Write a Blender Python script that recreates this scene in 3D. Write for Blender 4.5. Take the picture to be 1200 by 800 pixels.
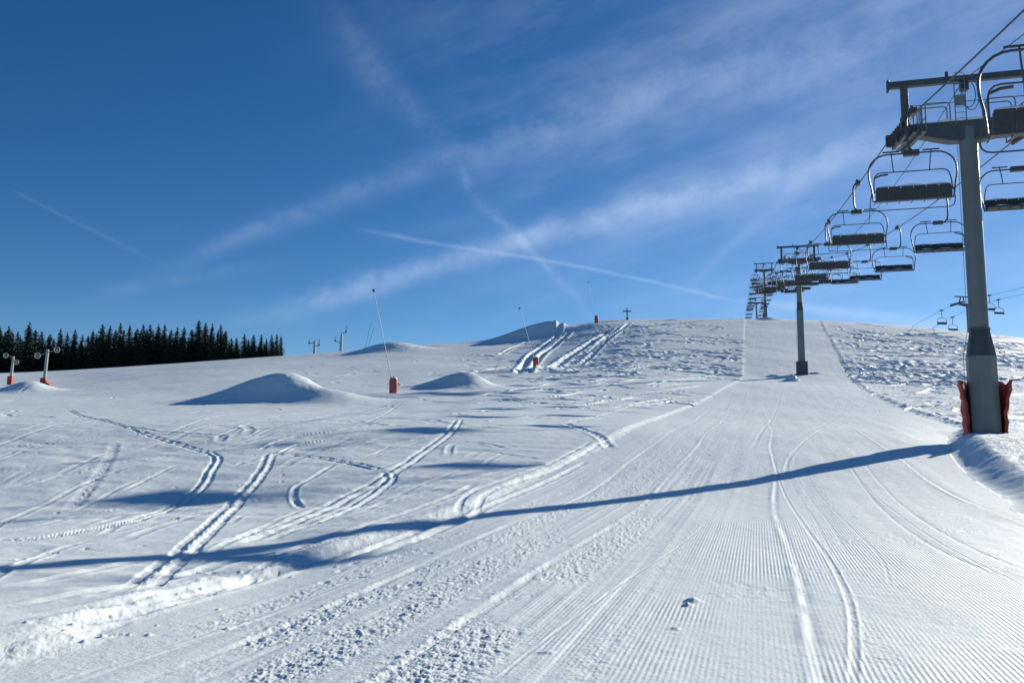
import bpy, bmesh, math, random
import numpy as np
from mathutils import Vector, Matrix
for o in list(bpy.data.objects): bpy.data.objects.remove(o)
SC = bpy.context.scene
COL = SC.collection
R = math.radians

# ------------------------------------------------------------------ camera
PITCH = R(6.2); F = 1000.0
cam_d = bpy.data.cameras.new('camera'); cam = bpy.data.objects.new('camera', cam_d); COL.objects.link(cam)
cam_d.sensor_width = 36; cam_d.lens = 30; cam_d.clip_start = .1; cam_d.clip_end = 9000
cam.location = (0, 0, 0); cam.rotation_euler = (R(90)+PITCH, 0, 0)
SC.camera = cam
SC.render.resolution_x = 1024; SC.render.resolution_y = 682
cp, sp = math.cos(PITCH), math.sin(PITCH)
def gy(y):                      # height / forward distance seen at picture row y (1200x800)
    v = (400-y)/F
    return (sp+v*cp)/(cp-v*sp)
def ray(px, py):
    u, v = (px-600)/F, (400-py)/F
    return Vector((u, cp-v*sp, sp+v*cp)).normalized()

# ------------------------------------------------------------------ light
SUN_AZ, SUN_EL = R(46), R(18)
sd_ = Vector((math.sin(SUN_AZ)*math.cos(SUN_EL), math.cos(SUN_AZ)*math.cos(SUN_EL), math.sin(SUN_EL)))
sl = bpy.data.lights.new('sun', 'SUN'); sl.energy = 3.2; sl.angle = R(.5); sl.color = (1, .955, .85)
so = bpy.data.objects.new('sun', sl); COL.objects.link(so)
so.rotation_euler = sd_.to_track_quat('Z', 'Y').to_euler()
SC.view_settings.view_transform = 'Standard'; SC.view_settings.look = 'None'
SC.view_settings.exposure = 0.98; SC.view_settings.gamma = 1; SC.view_settings.use_curve_mapping = False

W = bpy.data.worlds.new('World'); SC.world = W; W.use_nodes = True
nt = W.node_tree; N = nt.nodes; Lk = nt.links; N.clear()
def nd(tree, t, **kw):
    n = tree.nodes.new(t)
    for k, v in kw.items(): setattr(n, k, v)
    return n
def mth(op, a, b=None, c=None, tree=None, clamp=False):
    tree = tree or nt
    n = tree.nodes.new('ShaderNodeMath'); n.operation = op; n.use_clamp = clamp
    for i, x in enumerate((a, b, c)):
        if x is None: continue
        if isinstance(x, (int, float)): n.inputs[i].default_value = x
        else: tree.links.new(x, n.inputs[i])
    return n.outputs[0]
out = nd(nt, 'ShaderNodeOutputWorld'); bg = nd(nt, 'ShaderNodeBackground')
sky = nd(nt, 'ShaderNodeTexSky', sky_type='NISHITA')
sky.sun_disc = False; sky.sun_elevation = SUN_EL; sky.sun_rotation = SUN_AZ
sky.altitude = 1900; sky.air_density = .85; sky.dust_density = .1; sky.ozone_density = 3.0
geo = nd(nt, 'ShaderNodeTexCoord')
dirv = geo.outputs['Generated']
def vdot(vec):
    n = nt.nodes.new('ShaderNodeVectorMath'); n.operation = 'DOT_PRODUCT'
    Lk.new(dirv, n.inputs[0]); n.inputs[1].default_value = vec
    return n.outputs['Value']
def noise(scale, detail=5, rough=.6, dist=0, stretch=None):
    n = nd(nt, 'ShaderNodeTexNoise'); n.inputs['Scale'].default_value = scale
    n.inputs['Detail'].default_value = detail; n.inputs['Roughness'].default_value = rough; n.inputs['Distortion'].default_value = dist
    if stretch:                                  # direction of the streaks, and squash along it
        m = nd(nt, 'ShaderNodeMapping'); m.vector_type = 'POINT'
        m.inputs['Rotation'].default_value = stretch[0]; m.inputs['Scale'].default_value = stretch[1]
        Lk.new(dirv, m.inputs[0]); Lk.new(m.outputs[0], n.inputs['Vector'])
    else: Lk.new(dirv, n.inputs['Vector'])
    return n.outputs[0]
nz_soft = noise(5, 4, .6); nz_wisp = noise(24, 8, .66, .15)
def ramp01(x, a, b):
    n = nt.nodes.new('ShaderNodeMapRange'); n.interpolation_type = 'SMOOTHSTEP'
    Lk.new(x, n.inputs[0]); n.inputs[1].default_value = a; n.inputs[2].default_value = b
    return n.outputs[0]
trails = []
def trail(p, q, w0, w1, op, bend=.0, fin=(.15, .15), wisp=.5, warp=.01):
    """an ice-crystal streak in the sky between two directions; w = half width in radians at either end"""
    a, b = ray(*p), ray(*q); n = a.cross(b).normalized()
    mid = (a+b).normalized(); al = n.cross(mid).normalized()
    half = math.acos(max(-1, min(1, a.dot(b))))/2
    s = mth('DIVIDE', vdot(tuple(al)), math.sin(half))            # -1..1 along
    d = vdot(tuple(n))
    d = mth('ADD', d, mth('MULTIPLY', mth('SUBTRACT', nz_soft, .5), warp*6))
    d = mth('ADD', d, mth('MULTIPLY', mth('SUBTRACT', nz_wisp, .5), warp))
    if bend: d = mth('ADD', d, mth('MULTIPLY', mth('SUBTRACT', mth('MULTIPLY', s, s), 1), bend))
    w = mth('ADD', mth('MULTIPLY', s, (w1-w0)/2), (w1+w0)/2); w = mth('MAXIMUM', w, .0006)
    g = mth('DIVIDE', d, w); g = mth('EXPONENT', mth('MULTIPLY', mth('MULTIPLY', g, g), -1))
    g = mth('MULTIPLY', g, ramp01(s, -1-fin[0], -1+fin[0]*2)); g = mth('MULTIPLY', g, mth('SUBTRACT', 1, ramp01(s, 1-fin[1]*2, 1+fin[1])))
    tex = mth('ADD', mth('MULTIPLY', ramp01(nz_wisp, .3, .75), wisp), 1-wisp)
    g = mth('MULTIPLY', mth('MULTIPLY', g, tex), op)
    # only on the near side of the sphere
    g = mth('MULTIPLY', g, ramp01(vdot(tuple(mid)), 0, .3))
    trails.append(g)
trail((300, 372), (1130, 148),   .010, .026, .34, bend=-.005, fin=(.2, .3), wisp=.6, warp=.010)
trail((190, 315), (560, 178), .010, .017, .14, fin=(.3, .3), wisp=.7, warp=.009)
trail((520, 190), (1250, -20),   .014, .055, .17, fin=(.3, .4), wisp=.8, warp=.014)
trail((430, 272), (860, 352), .0028, .0018, .18, bend=-.004, fin=(.12, .12), wisp=.45, warp=.003)
trail((370, -10), (520, 180), .022, .011, .10, fin=(.4, .3), wisp=.9, warp=.012)
trail((500, 160), (690, 375), .008, .004, .15, fin=(.3, .3), wisp=.9, warp=.007)
trail((15, 222), (170, 300), .0012, .0022, .06, fin=(.1, .4), wisp=.5, warp=.001)
trail((960, 195), (810, 330), .010, .006, .10, fin=(.3, .3), wisp=.5, warp=.004)
trail((880, 352), (1160, 392), .004, .010, .24, fin=(.3, .4), wisp=.5, warp=.004)
trail((100, 345), (330, 312), .008, .006, .06, fin=(.3, .3), wisp=.7, warp=.006)
acc = trails[0]
for t_ in trails[1:]: acc = mth('ADD', acc, t_)
_a, _b = ray(300, 330), ray(1150, 30); _n = _a.cross(_b).normalized(); _m = (_a+_b).normalized(); _l = _n.cross(_m)
cx = nd(nt, 'ShaderNodeCombineXYZ'); Lk.new(mth('MULTIPLY', vdot(tuple(_l)), 5), cx.inputs[0]); Lk.new(mth('MULTIPLY', vdot(tuple(_n)), 17), cx.inputs[1]); Lk.new(mth('MULTIPLY', vdot(tuple(_m)), 5), cx.inputs[2])
vn = nd(nt, 'ShaderNodeTexNoise'); vn.inputs['Scale'].default_value = 1.0; vn.inputs['Detail'].default_value = 8; vn.inputs['Roughness'].default_value = .6; Lk.new(cx.outputs[0], vn.inputs['Vector'])
veil = mth('MULTIPLY', ramp01(vdot(tuple(ray(1250, 0))), .66, 1.0), ramp01(vn.outputs[0], .34, .74))
acc = mth('ADD', acc, mth('MULTIPLY', veil, .16))
veil2 = mth('MULTIPLY', ramp01(vdot(tuple(ray(1250, 330))), .80, 1.0), .10)
acc = mth('ADD', acc, veil2)
acc = mth('MINIMUM', mth('MULTIPLY', acc, .82), .75)
mix = nd(nt, 'ShaderNodeMix', data_type='RGBA'); mix.inputs['B'].default_value = (5.6, 6.6, 8.2, 1)
hs = nd(nt, 'ShaderNodeHueSaturation'); hs.inputs['Saturation'].default_value = 1.24; hs.inputs['Value'].default_value = .68; hs.inputs['Hue'].default_value = .504; Lk.new(sky.outputs[0], hs.inputs['Color'])
Lk.new(acc, mix.inputs['Factor']); Lk.new(hs.outputs[0], mix.inputs['A'])
Lk.new(mix.outputs['Result'], bg.inputs[0]); bg.inputs[1].default_value = .075
Lk.new(bg.outputs[0], out.inputs[0])

# ------------------------------------------------------------------ helpers
def tag(o, label=None, cat=None, group=None, kind=None):
    if label: o['label'] = label
    if cat: o['category'] = cat
    if group: o['group'] = group
    if kind: o['kind'] = kind
    return o
def empty(name, loc, rz=0, label=None, cat=None, group=None):
    o = bpy.data.objects.new(name, None); COL.objects.link(o); o.empty_display_size = .3
    o.location = loc; o.rotation_euler = (0, 0, rz)
    return tag(o, label, cat, group)
def mat(name, col, rough=.6, metal=0, var=.12, scale=6, bump=0, bscale=40, spec=.4):
    m = bpy.data.materials.new(name); m.use_nodes = True; t = m.node_tree
    b = t.nodes['Principled BSDF']; b.inputs['Roughness'].default_value = rough; b.inputs['Metallic'].default_value = metal
    b.inputs['Specular IOR Level'].default_value = spec
    tc = nd(t, 'ShaderNodeTexCoord'); n = nd(t, 'ShaderNodeTexNoise'); n.inputs['Scale'].default_value = scale; n.inputs['Detail'].default_value = 6
    t.links.new(tc.outputs['Object'], n.inputs['Vector'])
    mx = nd(t, 'ShaderNodeMix', data_type='RGBA')
    mx.inputs['A'].default_value = tuple(c*(1-var*1.6) for c in col)+(1,); mx.inputs['B'].default_value = tuple(min(1, c*(1+var*1.6)) for c in col)+(1,)
    t.links.new(n.outputs[0], mx.inputs['Factor']); t.links.new(mx.outputs['Result'], b.inputs['Base Color'])
    if bump:
        n2 = nd(t, 'ShaderNodeTexNoise'); n2.inputs['Scale'].default_value = bscale; n2.inputs['Detail'].default_value = 4
        t.links.new(tc.outputs['Object'], n2.inputs['Vector'])
        bp = nd(t, 'ShaderNodeBump'); bp.inputs['Distance'].default_value = bump; t.links.new(n2.outputs[0], bp.inputs['Height'])
        t.links.new(bp.outputs[0], b.inputs['Normal'])
    return m
M = dict(
    steel=mat('galvanised_steel', (.20, .225, .235), .5, .35, .18, 1.5),
    steel_dark=mat('weathered_steel', (.10, .11, .115), .55, .4, .2, 3),
    paint=mat('grey_green_paint', (.165, .185, .18), .45, .1, .16, 1.2),
    joint=mat('dark_painted_steel', (.075, .08, .085), .5, .2, .3, 2.5),
    frame=mat('chair_frame', (.07, .085, .10), .5, .2, .15, 4),
    seat=mat('seat_plastic', (.042, .047, .055), .55, 0, .25, 8),
    rubber=mat('rubber', (.03, .03, .032), .8, 0, .2, 10),
    red=mat('red_padding', (.36, .045, .032), .6, 0, .22, 3, .02, 5),
    redfade=mat('faded_red_padding', (.42, .10, .085), .7, 0, .2, 4, .02, 6),
    rope=mat('wire_rope', (.07, .075, .08), .5, .5, .1, 20),
    alu=mat('aluminium_pole', (.36, .38, .40), .6, .2, .1, 3),
    timber=mat('timber', (.07, .05, .035), .8, 0, .3, 6),
    white=mat('grey_white_paint', (.36, .36, .35), .6, 0, .15, 3),
    snowcap=mat('settled_snow', (.80, .83, .87), .7, 0, .03, 4, .02, 14, .2),
    bark=mat('spruce_bark', (.06, .045, .035), .9, 0, .3, 8),
)
def needle_mat():
    m = bpy.data.materials.new('spruce_needles'); m.use_nodes = True; t = m.node_tree; b = t.nodes['Principled BSDF']
    b.inputs['Roughness'].default_value = .75; b.inputs['Specular IOR Level'].default_value = .2
    tc = nd(t, 'ShaderNodeTexCoord'); oi = nd(t, 'ShaderNodeObjectInfo'); n = nd(t, 'ShaderNodeTexNoise'); n.inputs['Scale'].default_value = 1.1; n.inputs['Detail'].default_value = 5
    t.links.new(tc.outputs['Object'], n.inputs['Vector'])
    r = nd(t, 'ShaderNodeValToRGB'); e = r.color_ramp.elements
    e[0].position = .3; e[0].color = (.020, .034, .024, 1); e[1].position = .62; e[1].color = (.050, .070, .042, 1)
    x = e.new(.74); x.color = (.05, .06, .045, 1); x = e.new(.84); x.color = (.22, .24, .25, 1)
    s = mth('ADD', n.outputs[0], mth('MULTIPLY', mth('SUBTRACT', oi.outputs['Random'], .5, tree=t), .22, tree=t), tree=t)
    t.links.new(s, r.inputs[0]); t.links.new(r.outputs[0], b.inputs['Base Color'])
    return m
M['needle'] = needle_mat()

class MB:
    def __init__(s): s.v = []; s.f = []
    def box(s, c, d, rot=None, top=None):
        """box centre c, size d; rot = Matrix; top = (sx, sy) scale of the top face"""
        b = len(s.v); tx, ty = top or (1, 1)
        for z in (-.5, .5):
            for y in (-.5, .5):
                for x in (-.5, .5):
                    k = (tx, ty) if z > 0 else (1, 1)
                    p = Vector((x*d[0]*k[0], y*d[1]*k[1], z*d[2]))
                    if rot: p = rot @ p
                    s.v.append(tuple(p+Vector(c)))
        for q in ((0, 2, 3, 1), (4, 5, 7, 6), (0, 1, 5, 4), (2, 6, 7, 3), (0, 4, 6, 2), (1, 3, 7, 5)): s.f.append(tuple(b+i for i in q))
        return s
    def tube(s, pts, r, n=8, cap=True):
        pts = [Vector(p) for p in pts]; rs = r if isinstance(r, (list, tuple)) else [r]*len(pts)
        b = len(s.v); prev = None
        for i, p in enumerate(pts):
            d = (pts[min(i+1, len(pts)-1)]-pts[max(i-1, 0)]).normalized()
            if prev is None:
                a = Vector((0, 0, 1)) if abs(d.z) < .9 else Vector((1, 0, 0)); u = d.cross(a).normalized()
            else:
                u = (prev-d*prev.dot(d)).normalized()
            prev = u; w = d.cross(u)
            for k in range(n):
                an = 2*math.pi*k/n; s.v.append(tuple(p+(u*math.cos(an)+w*math.sin(an))*rs[i]))
        for i in range(len(pts)-1):
            for k in range(n):
                k2 = (k+1) % n; s.f.append((b+i*n+k, b+i*n+k2, b+(i+1)*n+k2, b+(i+1)*n+k))
        if cap:
            s.f.append(tuple(b+k for k in reversed(range(n)))); s.f.append(tuple(b+(len(pts)-1)*n+k for k in range(n)))
        return s
    def disc(s, c, r, th, axis='x', n=14):
        d = {'x': (1, 0, 0), 'y': (0, 1, 0), 'z': (0, 0, 1)}[axis]; c = Vector(c); d = Vector(d)
        return s.tube([c-d*th/2, c+d*th/2], r, n)
    def prism(s, prof, y0, y1):           # profile in xz, extruded along y
        b = len(s.v); n = len(prof)
        for y in (y0, y1):
            for x, z in prof: s.v.append((x, y, z))
        s.f.append(tuple(b+i for i in range(n))); s.f.append(tuple(b+n+i for i in reversed(range(n))))
        for i in range(n):
            j = (i+1) % n; s.f.append((b+i, b+n+i, b+n+j, b+j))
        return s
    def build(s, name, m, parent=None, smooth=False, bevel=0):
        me = bpy.data.meshes.new(name); me.from_pydata(s.v, [], s.f); me.materials.append(m)
        bm = bmesh.new(); bm.from_mesh(me); bmesh.ops.recalc_face_normals(bm, faces=bm.faces)
        if bevel: bmesh.ops.bevel(bm, geom=[e for e in bm.edges if len(e.link_faces) == 2 and e.calc_face_angle(0) > .6], offset=bevel, segments=2, affect='EDGES', profile=.6)
        bm.to_mesh(me); bm.free()
        if smooth:
            for p in me.polygons: p.use_smooth = True
            try: me.set_sharp_from_angle(angle=R(40))
            except Exception: pass
        o = bpy.data.objects.new(name, me); COL.objects.link(o)
        if parent: o.parent = parent
        return o
def arc(cx, cz, rx, rz, a0, a1, n=8, y=0):
    return [(cx+rx*math.cos(R(a0+(a1-a0)*i/n)), y, cz+rz*math.sin(R(a0+(a1-a0)*i/n))) for i in range(n+1)]
def children(o): return [c for c in COL.objects if c.parent == o]
def copy_tree(o, parent=None):
    c = o.copy(); COL.objects.link(c); c.parent = parent
    for ch in children(o): copy_tree(ch, c)
    return c

# ------------------------------------------------------------------ terrain
def smooth(x, a, b):
    t = np.clip((x-a)/(b-a), 0, 1); return t*t*(3-2*t)
def vnoise(x, y, seed=0):
    xi = np.floor(x); yi = np.floor(y); fx = (x-xi).astype(np.float32); fy = (y-yi).astype(np.float32)
    xi = xi.astype(np.int64); yi = yi.astype(np.int64)
    def h(a, b):
        k = (a*374761393+b*668265263+seed*1442695041) & 0xffffffff
        k = ((k ^ (k >> 13))*1274126177) & 0xffffffff; k = k ^ (k >> 16)
        return (k & 0xffff).astype(np.float32)/65535.0
    fx = fx*fx*fx*(fx*(fx*6-15)+10); fy = fy*fy*fy*(fy*(fy*6-15)+10)
    a, b, c, d = h(xi, yi), h(xi+1, yi), h(xi, yi+1), h(xi+1, yi+1)
    return (a+(b-a)*fx+(c-a)*fy+(a-b-c+d)*fx*fy)*2-1
def fbm(x, y, seed, octv=4, gain=.5):
    s = 0; a = 1; tot = 0
    for i in range(octv):
        ca, sa = math.cos(.6*i), math.sin(.6*i)
        s = s+a*vnoise((x*ca-y*sa)*2**i+17.3*i, (x*sa+y*ca)*2**i-9.1*i, seed+i); tot += a; a *= gain
    return s/tot
def pchip(xk, yk, xq):
    """xk (n), yk (n, m), xq (q) -> (q, m)"""
    xk = np.asarray(xk, float); yk = np.asarray(yk, float)
    h = np.diff(xk)[:, None]; dl = np.diff(yk, axis=0)/h
    m = np.zeros_like(yk); m[0] = dl[0]; m[-1] = dl[-1]
    w1 = 2*h[1:]+h[:-1]; w2 = h[1:]+2*h[:-1]
    same = dl[:-1]*dl[1:] > 0
    with np.errstate(all='ignore'): hm = (w1+w2)/(w1/dl[:-1]+w2/dl[1:])
    m[1:-1] = np.where(same, hm, 0)
    i = np.clip(np.searchsorted(xk, xq)-1, 0, len(xk)-2); t = ((xq-xk[i])/h[i, 0])[:, None]; H = h[i]
    return (1+2*t)*(1-t)**2*yk[i]+t*(1-t)**2*H*m[i]+t*t*(3-2*t)*yk[i+1]+t*t*(t-1)*H*m[i+1]

KPX = [-800, 0, 300, 450, 600, 670, 735, 890, 1040, 1150, 1250, 1900]
KY = [32, 40, 60, 85, 110, 140, 180, 230, 285, 340, 400, 520, 900]
TAB = [  # picture row of the ground at each distance, per column
    [None, 502, 489, 474, 467, 461, 456, 452, 450, 453, 456, 462, 480],
    [None, 502, 486, 471, 462, 454, 447, 440, 437, 440, 444, 452, 475],
    [None, 502, 484, 468, 453, 440, 429, 422, 419.5, 424, 430, 442, 470],
    [None, 503, 484, 463.5, 451, 438, 424, 412, 408, 413, 420, 436, 465],
    [None, 505, 484, 465, 450, 436, 420, 403, 395, 400, 408, 425, 460],
    [None, 507, 485, 467, 450, 435, 416, 395, 381.5, 387, 396, 416, 455],
    [None, 507, 487, 468, 450, 434, 412, 389, 374, 380, 390, 408, 450],
    [None, 510, 490, 471, 453, 438, 413, 388, 373.5, 381, 390, 406, 450],
    [None, 510, 489, 470, 455, 438, 415, 393, 380, 388, 398, 415, 455],
    [None, 519, 491, 468, 452, 436, 416, 395.5, 391, 397, 404, 420, 455],
    [None, 519, 491, 468, 452, 437, 421, 403, 401, 405, 412, 425, 460],
    [None, 515, 489, 470, 458, 448, 440, 432, 430, 433, 438, 448, 475]]
NEARY = [-400, -60, 0, 8, 14, 20, 24, 28, 32]; NEARZ = [-30, -4.2, -1.64, -1.67, -1.65, -1.56, -1.36, -1.04, -.70]

def make_rows():
    ys = list(np.linspace(-60, 1.2, 18)); y = 1.6
    while y < 4: ys.append(y); y += .06
    while y < 292:
        ys.append(y); y += min(max(y*y*.00045, .010), .14+.0007*max(y-18, 0))
    while y < 900: ys.append(y); y *= 1.012; 
    return np.array(ys)
YR = make_rows()
dense = np.arange(-.70, .7001, .00102)
TC = np.concatenate([-(.7+np.geomspace(.002, 1.6, 60))[::-1], dense, .7+np.geomspace(.002, 1.6, 60)])
WR = np.sqrt(YR**2+9.0)
nR, nC = len(YR), len(TC)
kz = np.zeros((len(KY)+len(NEARY)-1, len(KPX)))
allY = NEARY+KY[1:]
for j in range(len(KPX)):
    kz[:len(NEARY), j] = NEARZ
    kz[:len(NEARY), j] -= (.34 if KPX[j] < 400 else .15 if KPX[j] < 500 else 0)*np.exp(-((np.array(NEARY)-18)/8.)**2)
    for i in range(1, len(KY)): kz[len(NEARY)-1+i, j] = KY[i]*gy(TAB[j][i])
prof = pchip(allY, kz, YR)                       # rows x knots
Zb = pchip(np.array([(p-600)/1000 for p in KPX]), prof.T, TC).T.astype(np.float64)   # rows x cols
# a little smoothing along rows for the far part
X = TC[None, :]*WR[:, None]; Y = np.repeat(YR[:, None], nC, 1)
Zb += (fbm(X/28, Y/34, 5, 3)*.45*smooth(Y, 40, 130)*(1-smooth(Y, 240, 275)))+fbm(X/9, Y/14, 9, 2)*.05*smooth(Y, 8, 30)

def ground_at(x, y, A=None):
    A = Z if A is None else A
    i = int(np.clip(np.searchsorted(YR, y)-1, 0, nR-2)); fy_ = (y-YR[i])/(YR[i+1]-YR[i])
    w = math.sqrt(y*y+9); j = int(np.clip(np.searchsorted(TC, x/w)-1, 0, nC-2)); fx_ = (x/w-TC[j])/(TC[j+1]-TC[j])
    return float((A[i, j]*(1-fx_)+A[i, j+1]*fx_)*(1-fy_)+(A[i+1, j]*(1-fx_)+A[i+1, j+1]*fx_)*fy_)
def unproject(px, py):
    """real ground point that the photograph shows at this picture position"""
    u = (px-600)/F; t = u
    for _ in range(3):
        j = int(np.clip(np.searchsorted(TC, t), 0, nC-1)); z = Zb[:, j]
        ok = YR > 2
        rr = 400-F*(z*cp-YR*sp)/(YR*cp+z*sp)
        idx = np.where(ok & (rr <= py))[0]
        i = idx[0] if len(idx) else int(np.argmax(np.where(ok & (YR < 300), -rr, -1e9)))
        y = YR[i]
        if i > 0 and rr[i-1] > py and YR[i-1] > 2: y = YR[i-1]+(YR[i]-YR[i-1])*(rr[i-1]-py)/(rr[i-1]-rr[i])
        zz = np.interp(y, YR, z); t = u*(y*cp+zz*sp)/math.sqrt(y*y+9)
    return (u*(y*cp+zz*sp), float(y))
def spline(pts, n=10):
    pts = [np.array(p, float) for p in pts]; P = [2*pts[0]-pts[1]]+pts+[2*pts[-1]-pts[-2]]; o_ = []
    for i in range(1, len(P)-2):
        for k in range(n):
            t = k/n; a, b, c, d = P[i-1], P[i], P[i+1], P[i+2]
            o_.append(.5*((2*b)+(c-a)*t+(2*a-5*b+4*c-d)*t*t+(3*b-a-3*c+d)*t**3))
    o_.append(P[-2]); return np.array(o_)
def segdist(x, y, P):
    """signed distance and arc position to polyline P for flat arrays"""
    best = np.full(x.shape, 1e9); sg = np.zeros_like(best); al = np.zeros_like(best); L = 0
    for a, b in zip(P[:-1], P[1:]):
        d = b-a; l = math.hypot(*d)
        if l < 1e-6: continue
        d = d/l; rx, ry = x-a[0], y-a[1]; s = np.clip(rx*d[0]+ry*d[1], 0, l)
        qx, qy = rx-s*d[0], ry-s*d[1]; dd = np.hypot(qx, qy); m = dd < best
        best[m] = dd[m]; sg[m] = np.sign(d[0]*ry-d[1]*rx)[m]; al[m] = (L+s)[m]; L += l
    return best, sg, al, L

# --- piste outline
left_px = [(0, 785), (120, 742), (250, 697), (400, 650), (540, 603), (640, 556), (720, 517), (790, 485), (840, 462), (868, 447), (873, 432), (873, 410), (873, 390), (874, 377)]
right_px = [(961, 378), (973, 400), (988, 430), (1003, 451), (1045, 474), (1095, 492), (1122, 502), (1110, 514), (1113, 530), (1135, 556), (1180, 584), (1260, 615)]
LE = [(-14, -22), (-8.5, -6)]+[unproject(*p) for p in left_px]+[(unproject(874, 377)[0]*300/unproject(874, 377)[1], 300)]
RE = [(unproject(961, 378)[0]*300/unproject(961, 378)[1], 300)]+[unproject(*p) for p in right_px]+[(14, 5), (15, -22)]
LEs, REs = spline(LE, 5), spline(RE, 5)
fx, fy = X.ravel(), Y.ravel()
poly = np.concatenate([LEs, REs])
inside = np.zeros(fx.shape, bool)
for a, b in zip(poly, np.roll(poly, -1, 0)):
    c = ((a[1] > fy) != (b[1] > fy)) & (fx < (b[0]-a[0])*(fy-a[1])/((b[1]-a[1]) or 1e-9)+a[0]); inside ^= c
dL = segdist(fx, fy, LEs)[0]; dR = segdist(fx, fy, REs)[0]
dL, dR = dL.reshape(X.shape), dR.reshape(X.shape); inside = inside.reshape(X.shape)
outL = (~inside) & (dL <= dR); outR = (~inside) & (dR < dL)
# distances beyond the right edge but near crest etc. are fine: both masks are only used for small steps
mL = np.where(outL, smooth(dL, 0, .55), 0); mR = np.where(outR, smooth(dR, 0, 1.15), 0)
Zf = Zb.copy()
Zf += mL*(.03*(1-smooth(Y, 60, 160))+.08)
clump = np.clip(fbm(X*4.5, Y*3.5, 31, 5, .65)+.3, 0, 1)
Zf += .03*np.exp(-((np.where(outL, dL, -dL)-.3)/.3)**2)*clump*(1-smooth(Y, 40, 140)*.6)
mound = np.exp(-(((X-22.5)/9)**2+((Y-34)/9)**2))
Zf += mR*(.08+.52*np.exp(-(((X-20)/16)**2+((Y-32)/14)**2)))
Zf += .14*np.exp(-((np.where(outR, dR, -dR)-.7)/.5)**2)*np.clip(fbm(X*1.6, Y*1.6, 37, 4, .6)+.35, 0, 1)*smooth(Y, 25, 45)
# --- kickers (smooth built snow mounds)
def kicker(px, py, h, sl_, sr, sy, py_base, skew=0, flat=1.0):
    x0, y0 = unproject(px, py_base)
    dx = X-x0; dy = Y-y0; dx = dx+skew*dy
    s = np.where(dx < 0, sl_, sr)
    r = np.sqrt((dx/s)**2+(dy/sy)**2)
    e = np.exp(-np.power(r, 2.0*flat)); return h*e+np.sqrt(e)*(1-e*.6)*fbm(X*.9, Y*.9, int(px), 4, .6)*.05*h
Zf += kicker(333, 432, 2.6, 6.0, 3.6, 4.0, 471, .15, 1.08)
Zf += kicker(385, 455, .9, 2.5, 3.5, 3.0, 472)
Zf += kicker(546, 433, 1.85, 4.6, 2.8, 3.6, 455, .1, 1.0)
Zf += kicker(456, 403, 2.3, 8, 9, 7, 411.5, 0, 1.1)
Zf += kicker(640, 384, 3.6, 14, 6, 7, 391.5, 0, 1.2)
Zf += kicker(690, 380, 1.2, 10, 12, 8, 385)
Zf += kicker(33, 446, 1.45, 3.6, 3.0, 3.0, 460)
Zf += kicker(900, 373, .9, 3.0, 3.0, 3.0, 374.5)
Zf += kicker(628, 433, .5, 3, 5, 2, 434)
Zf += kicker(1165, 512, .25, 2.0, 2.5, 2.0, 512)
# --- tracks
KD = .33
def carve(P, w, depth, berm, double=0, steps=0, jitter=.15, soft=1.6, fade=1.2, seed=0, outside=False):
    global Zf
    depth *= KD; berm *= KD; P = np.array(P); pad = w*4+double
    x0, y0 = P.min(0)-pad; x1, y1 = P.max(0)+pad
    i0, i1 = np.searchsorted(YR, [y0, y1]); i1 = min(i1, nR)
    if i1-i0 < 2: return
    wm = min(WR[i0], WR[i1-1]); wM = max(WR[i0], WR[i1-1])
    c0 = min(x0/wm, x0/wM); c1 = max(x1/wm, x1/wM); j0, j1 = np.searchsorted(TC, [c0, c1])
    if j1-j0 < 2: return
    xs = X[i0:i1, j0:j1]; ys = Y[i0:i1, j0:j1]
    d, sg, al, L = segdist(xs, ys, P); sd = d*sg
    sd = sd+vnoise(al*.9+seed, al*0+seed, 3)*jitter*w
    amp = smooth(al, 0, fade)*(1-smooth(al, L-fade, L+.001))
    def prof_(q):
        q = np.abs(q)
        return -depth*np.exp(-(q/w)**(4 if w < .3 else 2))+berm*np.exp(-((q-w*soft)/(.55*w))**2)
    if double:
        z = np.minimum(prof_(sd-double/2), prof_(sd+double/2))
        z = np.where(np.abs(sd) < double*.25, np.maximum(z, -depth*.15), z)
    else: z = prof_(sd)
    if steps:
        ph = np.where(sd > 0, 0, math.pi)
        z = z*(.40+.60*np.clip(np.sin(al*2*math.pi/steps+ph)*1.4+.35+vnoise(al*1.3, al*0+2, 8)*.5, 0, 1))
    fr = 6 if w < .3 else .9
    z = z*(1+.4*vnoise(xs*fr, ys*fr, 12))
    if outside: z = z*(~inside[i0:i1, j0:j1])
    Zf[i0:i1, j0:j1] += z*amp
def track(px, w, depth, berm, n=8, **k): carve(spline([unproject(*p) for p in px], n), w, depth, berm, **k)
# boot and ski tracks left of the piste
track([(80, 482), (118, 494), (160, 507), (205, 522), (246, 534)], .08, .15, .05, double=.22, steps=.75)
track([(243, 532), (254, 541), (246, 556), (236, 574), (208, 597)], .075, .12, .055, double=.24, steps=.6, fade=.3)
track([(213, 593), (160, 613), (100, 627), (40, 638), (-30, 643)], .08, .12, .06, double=.16, fade=.3)
track([(318, 533), (306, 558), (272, 598), (228, 642), (184, 682), (150, 710)], .085, .105, .045, double=.28, steps=.65, fade=1.2)
track([(290, 537), (330, 535), (372, 539), (415, 547), (450, 556)], .08, .17, .07, double=.26, steps=.7)
track([(538, 494), (528, 508), (500, 530), (470, 551), (440, 570), (400, 591), (345, 616), (270, 643)], .09, .09, .05, double=.34, fade=.5)
track([(452, 556), (457, 566), (435, 585), (395, 607), (350, 624), (300, 640)], .08, .07, .04, double=.26, fade=.5)
track([(303, 531), (325, 521), (355, 513), (400, 508)], .09, .16, .10)
track([(325, 535), (350, 524), (385, 518), (410, 512)], .08, .14, .08)
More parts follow.
